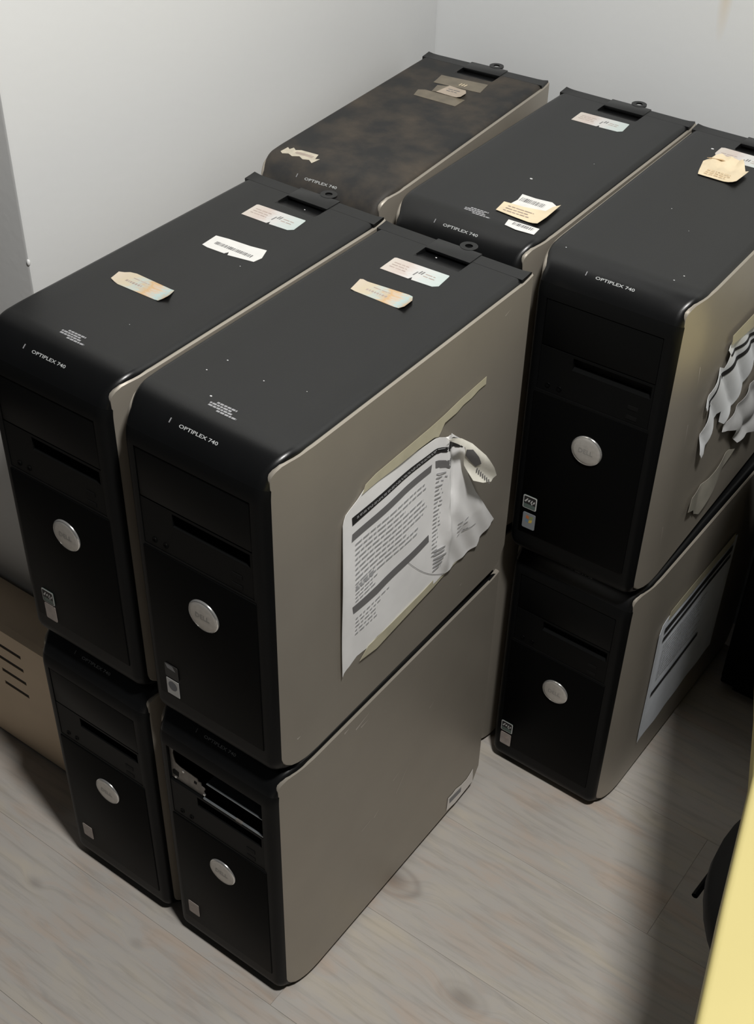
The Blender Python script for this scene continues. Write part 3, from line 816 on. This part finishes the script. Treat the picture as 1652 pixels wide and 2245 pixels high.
lines(bm, .127, .196, [.159 - .0058 * k for k in range(5)], .0018, bp_, rnd, .0011, (.003, .010), .003, .6, pdisp)
lines(bm, .271, .283, [.266 - .006 * k for k in range(21)], .0018, bp_, rnd, .0011, (.004, .010), .002, .3, pdisp)
lines(bm, .275, .296, [.150 - .006 * k for k in range(6)], .0026, bp_, rnd, .0011, (.012, .02), .002, .3, pdisp)
lines(bm, .318, .345, [.165 - .006 * k for k in range(4)], .0014, bp_, rnd, .0011, (.006, .012), .004, .5, pdisp)
t_ = link('printed_text', finish(bm, 'printed_text', M_INKT), pp); t_['kind'] = 'stuff'
bm = bmesh.new()
for t0, (ua, va), (ub, vb) in ((0, (.223, .173), (.301, .100)), (0, (.330, .150), (.360, .139))):
    for k in range(12):
        f0, f1 = k / 12, (k + 1) / 12
        g = lambda f: (ua + (ub - ua) * f, va + (vb - va) * f + .008 * math.sin(f * math.pi) * (-1 if ua < .3 else 0))
        (a0, b0), (a1, b1) = g(f0), g(f1)
        bm.faces.new([bm.verts.new(on_side(p, q, .0011 + pdisp(p, q))) for p, q in ((a0, b0), (a1, b1), (a1, b1 - .0008), (a0, b0 - .0008))])
link('pen_line', finish(bm, 'pen_line', M_INKG), pp)
fl = lambda u, v: .010 + .018 * max(0., min(1., (u - .285) / .075)) ** 1.3 + .003 * math.sin((u + v) * 140)
flap = link('torn_flap', sheet_me('torn_flap', mat('flap_paper', (.88, .85, .75), .6, noise=.06, nscale=70), mm([(274, 315), (283, 313), (300, 303), (318, 287), (338, 262), (352, 238), (360, 222), (355, 214), (340, 221), (322, 234), (312, 258), (309, 272), (304, 290), (290, 302)]), on_side, fl, .0045, .0003, 50), pp)
link('torn_header', sheet_me('torn_header', M_INKG, mm([(306, 286), (316, 281), (326, 266), (333, 252), (328, 249), (318, 262), (308, 276)]), on_side, lambda u, v: fl(u, v) + .0009, .0045, .0001, 50), pp)
bm = bmesh.new()
for k in range(7):
    a0 = .330 + k * .0032; b0 = .246 - k * .0042
    bm.faces.new([bm.verts.new(on_side(p, q, fl(p, q) + .0012)) for p, q in ((a0, b0), (a0 + .0018, b0 - .0006), (a0 + .0014, b0 - .0070), (a0 - .0002, b0 - .0060))])
link('torn_teeth', finish(bm, 'torn_teeth', M_INKG), pp)
tp = lambda u, v: .0022 - .0012 * max(0., min(1., (u - .28) / .03))
o = link('tape_strip', sheet_me('tape_strip', M_TAPE, mm([(136, 328), (140, 335), (157, 338), (198, 338.5), (252, 339), (364, 344), (364, 334), (350, 334), (335, 331), (320, 331), (307, 328), (282, 329), (271, 317), (262, 321), (235, 323), (196, 324), (162, 326), (134, 326)]), on_side, tp, .006, .0002, 50), FRt); tag(o, 'yellowed tape strip along the top of the paper')
o = link('tape_strip', sheet_me('tape_strip', M_TAPE, mm([(135, 89), (150, 100), (197, 101), (253, 103), (297, 107), (331, 103), (344, 96), (313, 95), (254, 91), (197, 86), (167, 83)]), on_side, tp, .006, .0002, 50), FRt); tag(o, 'yellowed tape strip along the bottom of the paper')

# ---- scratches on the grey panels
def scratches(root, segs):
    bm = bmesh.new()
    for (a, b), (c, d_), t in segs:
        n = Vector((-(d_ - b), c - a)).normalized() * t
        bm.faces.new([bm.verts.new(on_side(p, q, .0001)) for p, q in ((a - n.x, b - n.y), (c, d_), (a + n.x, b + n.y))])
    link('scratch_marks', finish(bm, 'scratch_marks', M_SCRATCH), root)
scratches(FRb, [((.222, .230), (.238, .235), .0005), ((.231, .196), (.260, .232), .0005), ((.182, .196), (.194, .203), .0008), ((.156, .196), (.182, .199), .0005), ((.30, .30), (.31, .305), .0006), ((.140, .405), (.168, .412), .0014), ((.150, .400), (.165, .401), .0012), ((.118, .418), (.128, .420), .0015)])
scratches(FRt, [((.032, .049), (.037, .051), .0012), ((.395, .405), (.408, .409), .0005), ((.345, .046), (.35, .047), .0008)])
scratches(BRt, [((.06, .33), (.064, .30), .0008), ((.06, .25), (.062, .215), .0006), ((.05, .10), (.052, .07), .0005)])

# ---- label at the foot of the lower front right tower
o = link('torn_label', sheet_me('torn_label', mat('pale_torn_label', (.84, .80, .76), .6), mm([(365, 20), (367, 46), (378, 45), (388, 47), (402, 42), (417, 41), (426, 45), (432, 49), (434, 30), (434, 19), (400, 16), (388, 15)]), on_side, lambda u, v: .0006, .006), FRb); tag(o, 'torn pale label at the lower rear corner')
bm = bmesh.new(); bm.faces.new([bm.verts.new(on_side(a, b, .0012)) for a, b in mm([(370, 42), (402, 38), (401, 28), (371, 31)])]); link('label_print', finish(bm, 'label_print', M_DIM), o)

# ---- back right tower: shredded paper
def sdisp(k):
    return lambda u, v: .001 + .004 * abs(math.sin(u * 70 + v * 55 + k)) + .006 * max(0., (.22 - v) / .1) * abs(math.sin(v * 60 + k))
p1 = link('torn_paper', sheet_me('torn_paper', mat('bluish_paper', (.80, .82, .84), .65, noise=.05, nscale=30), mm([(136, 315), (141, 319), (229, 308), (300, 306), (300, 262), (262, 240), (232, 211), (205, 196), (180, 184), (165, 195), (161, 214), (151, 215), (135, 190), (123, 172), (114, 171), (105, 182), (106, 210), (124, 245), (104, 246), (99, 254), (104, 262), (118, 280), (129, 294), (141, 287), (147, 304)]), on_side, sdisp(0), .005, .0003, 40), BRt)
tag(p1, 'shredded white printed paper')
for poly in ([(147, 303), (235, 296), (299, 296), (299, 288), (238, 289), (155, 297)], [(135, 282), (230, 283), (299, 280), (299, 272), (232, 275), (140, 272)], [(108, 245), (122, 268), (128, 284), (132, 282), (124, 262), (112, 243)]):
    link('header_band', sheet_me('header_band', M_INK, mm(poly), on_side, lambda u, v: sdisp(0)(u, v) + .0007, .005, .0001, 40), p1)
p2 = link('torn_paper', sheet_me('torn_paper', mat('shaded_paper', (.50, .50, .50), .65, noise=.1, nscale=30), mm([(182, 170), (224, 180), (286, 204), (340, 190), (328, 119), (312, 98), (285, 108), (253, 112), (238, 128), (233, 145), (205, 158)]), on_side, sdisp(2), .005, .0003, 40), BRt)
tag(p2, 'lower hanging shred of paper')
p3 = link('tape_strip', sheet_me('tape_strip', mat('loose_tape', (.36, .34, .29), .4, noise=.1, nscale=40), mm([(117, 81), (121, 102), (175, 98), (243, 104), (262, 95), (230, 74), (204, 58), (170, 42), (151, 54), (143, 67)]), on_side, lambda u, v: .001 + .004 * abs(math.sin(u * 40)), .006, .0003, 40), BRt)
tag(p3, 'loose grey tape end')
o = link('tape_strip', sheet_me('tape_strip', M_TAPE, mm([(137, 335), (215, 334), (300, 333), (300, 306), (229, 308), (141, 320)]), on_side, lambda u, v: .0058, .01, .0002), BRt); tag(o, 'yellowed tape strip above the shredded paper')

# ---- back right bottom tower: flat taped paper
p4 = link('printed_paper', sheet_me('printed_paper', mat('cool_paper', (.76, .80, .86), .65, noise=.04, nscale=30), mm([(102, 70), (98, 97), (98, 183), (95, 254), (92, 305), (104, 313), (130, 318), (238, 320), (330, 322), (345, 316), (345, 84), (240, 80), (172, 72)]), on_side, lambda u, v: .0006 + .0004 * math.sin(u * 90) + .002 * max(0, (.105 - u) / .012), .007, .0003, 40), BRb)
tag(p4, 'flat printed paper taped to the side panel')
for poly in ([(113, 301), (230, 305), (330, 306), (330, 295), (230, 294), (114, 290)], [(114, 282), (230, 287), (330, 288), (330, 281), (230, 280), (114, 273)], [(114, 170), (245, 178), (262, 178), (262, 170), (245, 169), (114, 161)]):
    link('grey_band', sheet_me('grey_band', M_INK, mm(poly), on_side, lambda u, v: .0020, .01, .0001), p4)
bm = bmesh.new(); lines(bm, .120, .260, [.262 - .007 * k for k in range(11)], .002, on_side, random.Random(31), .0022, (.004, .012), .002, .4); t_ = link('printed_text', finish(bm, 'printed_text', M_INKT), p4); t_['kind'] = 'stuff'
o = link('tape_strip', sheet_me('tape_strip', M_TAPE, mm([(119, 313), (122, 327), (174, 329), (330, 330), (330, 312), (155, 312)]), on_side, lambda u, v: .0018, .01, .0002), BRb); tag(o, 'yellowed tape strip')

# ------------------------------------------------------------------ beige vented box by the wall corner
bx = link('vented_box', None); bx.location = (-.52, .087, 0)
tag(bx, 'low beige metal box with horizontal vent slots beside the stacked towers', 'box')
X0, X1, Y1, ZT = -.23, .165, .078, .249
slots = [(.011, .0600, z_) for z_ in (.2150, .1878, .1607, .1333)]
bm = bmesh.new()
add_box(bm, X0, X1, .004, Y1, .004, ZT - .0005, .003, 2)
link('body', finish(bm, 'body', M_BEIGE, 40), bx)
# front plate built around the slots so the slots are real openings
xs = [X0, .0085, .0600, X1]; zs = [.003] + sorted(q for _, _, z_ in slots for q in (z_ - .0034, z_ + .0034)) + [ZT]
bm = bmesh.new()
for a in range(3):
    for b in range(len(zs) - 1):
        if a == 1 and b % 2 == 1: continue
        bm.faces.new([bm.verts.new((x, 0, z_)) for x, z_ in ((xs[a], zs[b]), (xs[a + 1], zs[b]), (xs[a + 1], zs[b + 1]), (xs[a], zs[b + 1]))])
for b in range(1, len(zs) - 1, 2):
    c = [(xs[1], zs[b]), (xs[2], zs[b]), (xs[2], zs[b + 1]), (xs[1], zs[b + 1])]
    loft(bm, [[Vector((x, yy, z_)) for x, z_ in c] for yy in (0, .0012)], True)
c = [(X0, .003), (X1, .003), (X1, ZT), (X0, ZT)]
loft(bm, [[Vector((x, yy, z_)) for x, z_ in c] for yy in (0, .012)], True)
bmesh.ops.remove_doubles(bm, verts=bm.verts[:], dist=1e-6)
link('front_plate', finish(bm, 'front_plate', M_BEIGE), bx)
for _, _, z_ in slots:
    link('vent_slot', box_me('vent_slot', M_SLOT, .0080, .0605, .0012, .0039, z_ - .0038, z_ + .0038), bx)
for fx in (X0 + .02, X1 - .02):
    link('foot', box_me('foot', M_CHASSIS, fx - .012, fx + .012, .012, .066, 0, .005), bx)

# ------------------------------------------------------------------ yellow desk
desk = link('desk', None); desk.location = (.90, .24, 0)
tag(desk, 'desk with a bright yellow top at the right edge', 'desk')
DP = [(.700, -.52), (.607, -.157), (.5797, -.0517), (.5483, .078), (.520, .155), (.46, .30), (.395, .46), (.350, .57), (.336, .63), (.336, .70), (1.45, .70), (1.45, -.52)]
bm = bmesh.new(); DC = (.90, .24)
def dpoly(ins, z_):      # outline pulled in by ins towards the inside
    out = []
    for k in range(len(DP)):
        a, b, c = Vector(DP[k - 1]), Vector(DP[k]), Vector(DP[(k + 1) % len(DP)])
        n1 = Vector((-(b - a).y, (b - a).x)).normalized(); n2 = Vector((-(c - b).y, (c - b).x)).normalized()
        n_ = (n1 + n2); n_ = n_ / max(.5, n_.dot(n1) )
        q = b + n_ * ins if (b + n_ * .01 - Vector(DC)).length < (b - Vector(DC)).length else b - n_ * ins
        out.append(Vector((q.x - DC[0], q.y - DC[1], z_)))
    return out
rows = [dpoly(i_, z_) for i_, z_ in ((.003, .690), (.0008, .6908), (0, .693), (0, .713), (.0010, .7175), (.0032, .7195), (.006, .720))]
vr = loft(bm, rows, True); bm.faces.new(vr[0]); bm.faces.new(vr[-1])
link('desk_top', finish(bm, 'desk_top', M_YELLOW, 40), desk)
for lx, ly in ((.78, -.44), (1.38, -.44), (.64, .64), (1.38, .64)):
    link('leg', box_me('leg', M_CHASSIS, lx - .02 - DC[0], lx + .02 - DC[0], ly - .02 - DC[1], ly + .02 - DC[1], 0, .690, .003), desk)

# ------------------------------------------------------------------ black cabinet by the back wall
cb = link('cabinet', None); cb.location = (.62, .90, 0)
tag(cb, 'low black cabinet in the dark behind the back right stack', 'cabinet')
link('body', box_me('body', M_CHASSIS, -.31, .55, -.06, .095, .03, .62, .004, 2), cb)
link('plinth', box_me('plinth', M_CHASSIS, -.29, .53, -.045, .09, 0, .03), cb)
for k in range(2): link('door', box_me('door', M_GLOSS, -.305 + .428 * k, .118 + .428 * k, -.075, -.060, .035, .612, .002), cb)

# ------------------------------------------------------------------ black stool under the desk
st = link('stool', None); st.location = (.690, .205, 0)
tag(st, 'round black stool pushed under the yellow desk', 'stool')
bm = bmesh.new(); lathe(bm, (0, 0, 0), [(0, .415), (.150, .415), (.168, .425), (.176, .445), (.174, .462), (.160, .474), (.10, .480), (0, .481)], 48)
link('seat', finish(bm, 'seat', M_BLACKF, 50), st)
bm = bmesh.new(); add_cyl(bm, (0, 0, .06), .026, .020, .36, 20)
link('post', finish(bm, 'post', M_CHASSIS, 40), st)
def leg_me():
    bm = bmesh.new(); rows = []
    for r, hh, ww, zc in ((.02, .030, .022, .075), (.10, .024, .018, .066), (.20, .016, .014, .054)):
        rows.append([Vector((r, a * ww, zc + b * hh / 2)) for a, b in ((-1, -1), (1, -1), (1, 1), (-1, 1))])
    vr = loft(bm, rows, True)
    bm.faces.new(vr[0]); bm.faces.new(vr[-1])
    return finish(bm, 'leg', M_CHASSIS)
def castor_me():
    bm = bmesh.new()
    for s in (-1, 1): add_cyl(bm, (.197, s * .012 - .006, .024), .024, .024, .012, 18, 'Y')
    add_box(bm, .190, .204, -.006, .006, .024, .056)
    return finish(bm, 'castor', M_CHASSIS, 40)
LM, CM = leg_me(), castor_me()
for k in range(5):
    a = math.radians(40 + 72 * k)
    l = link('leg', LM, st, rot=(0, 0, a)); link('castor', CM, l)
bm = bmesh.new(); rows = []
for cx, cy, cz in ((-.02, .03, .412), (-.168, .046, .410), (-.172, .030, .409), (-.177, -.040, .406)):
    ax = Vector((1, 0, 0)) if cy < .04 and cx < -.1 else Vector((0, 1, 0))
    rows.append([Vector((cx, cy, cz)) + ax * (.0035 * math.cos(a)) + Vector((0, 0, .0035 * math.sin(a))) for a in [2 * math.pi * k / 8 for k in range(8)]])
loft(bm, rows, True)
link('height_lever', finish(bm, 'height_lever', M_CHASSIS, 40), st)
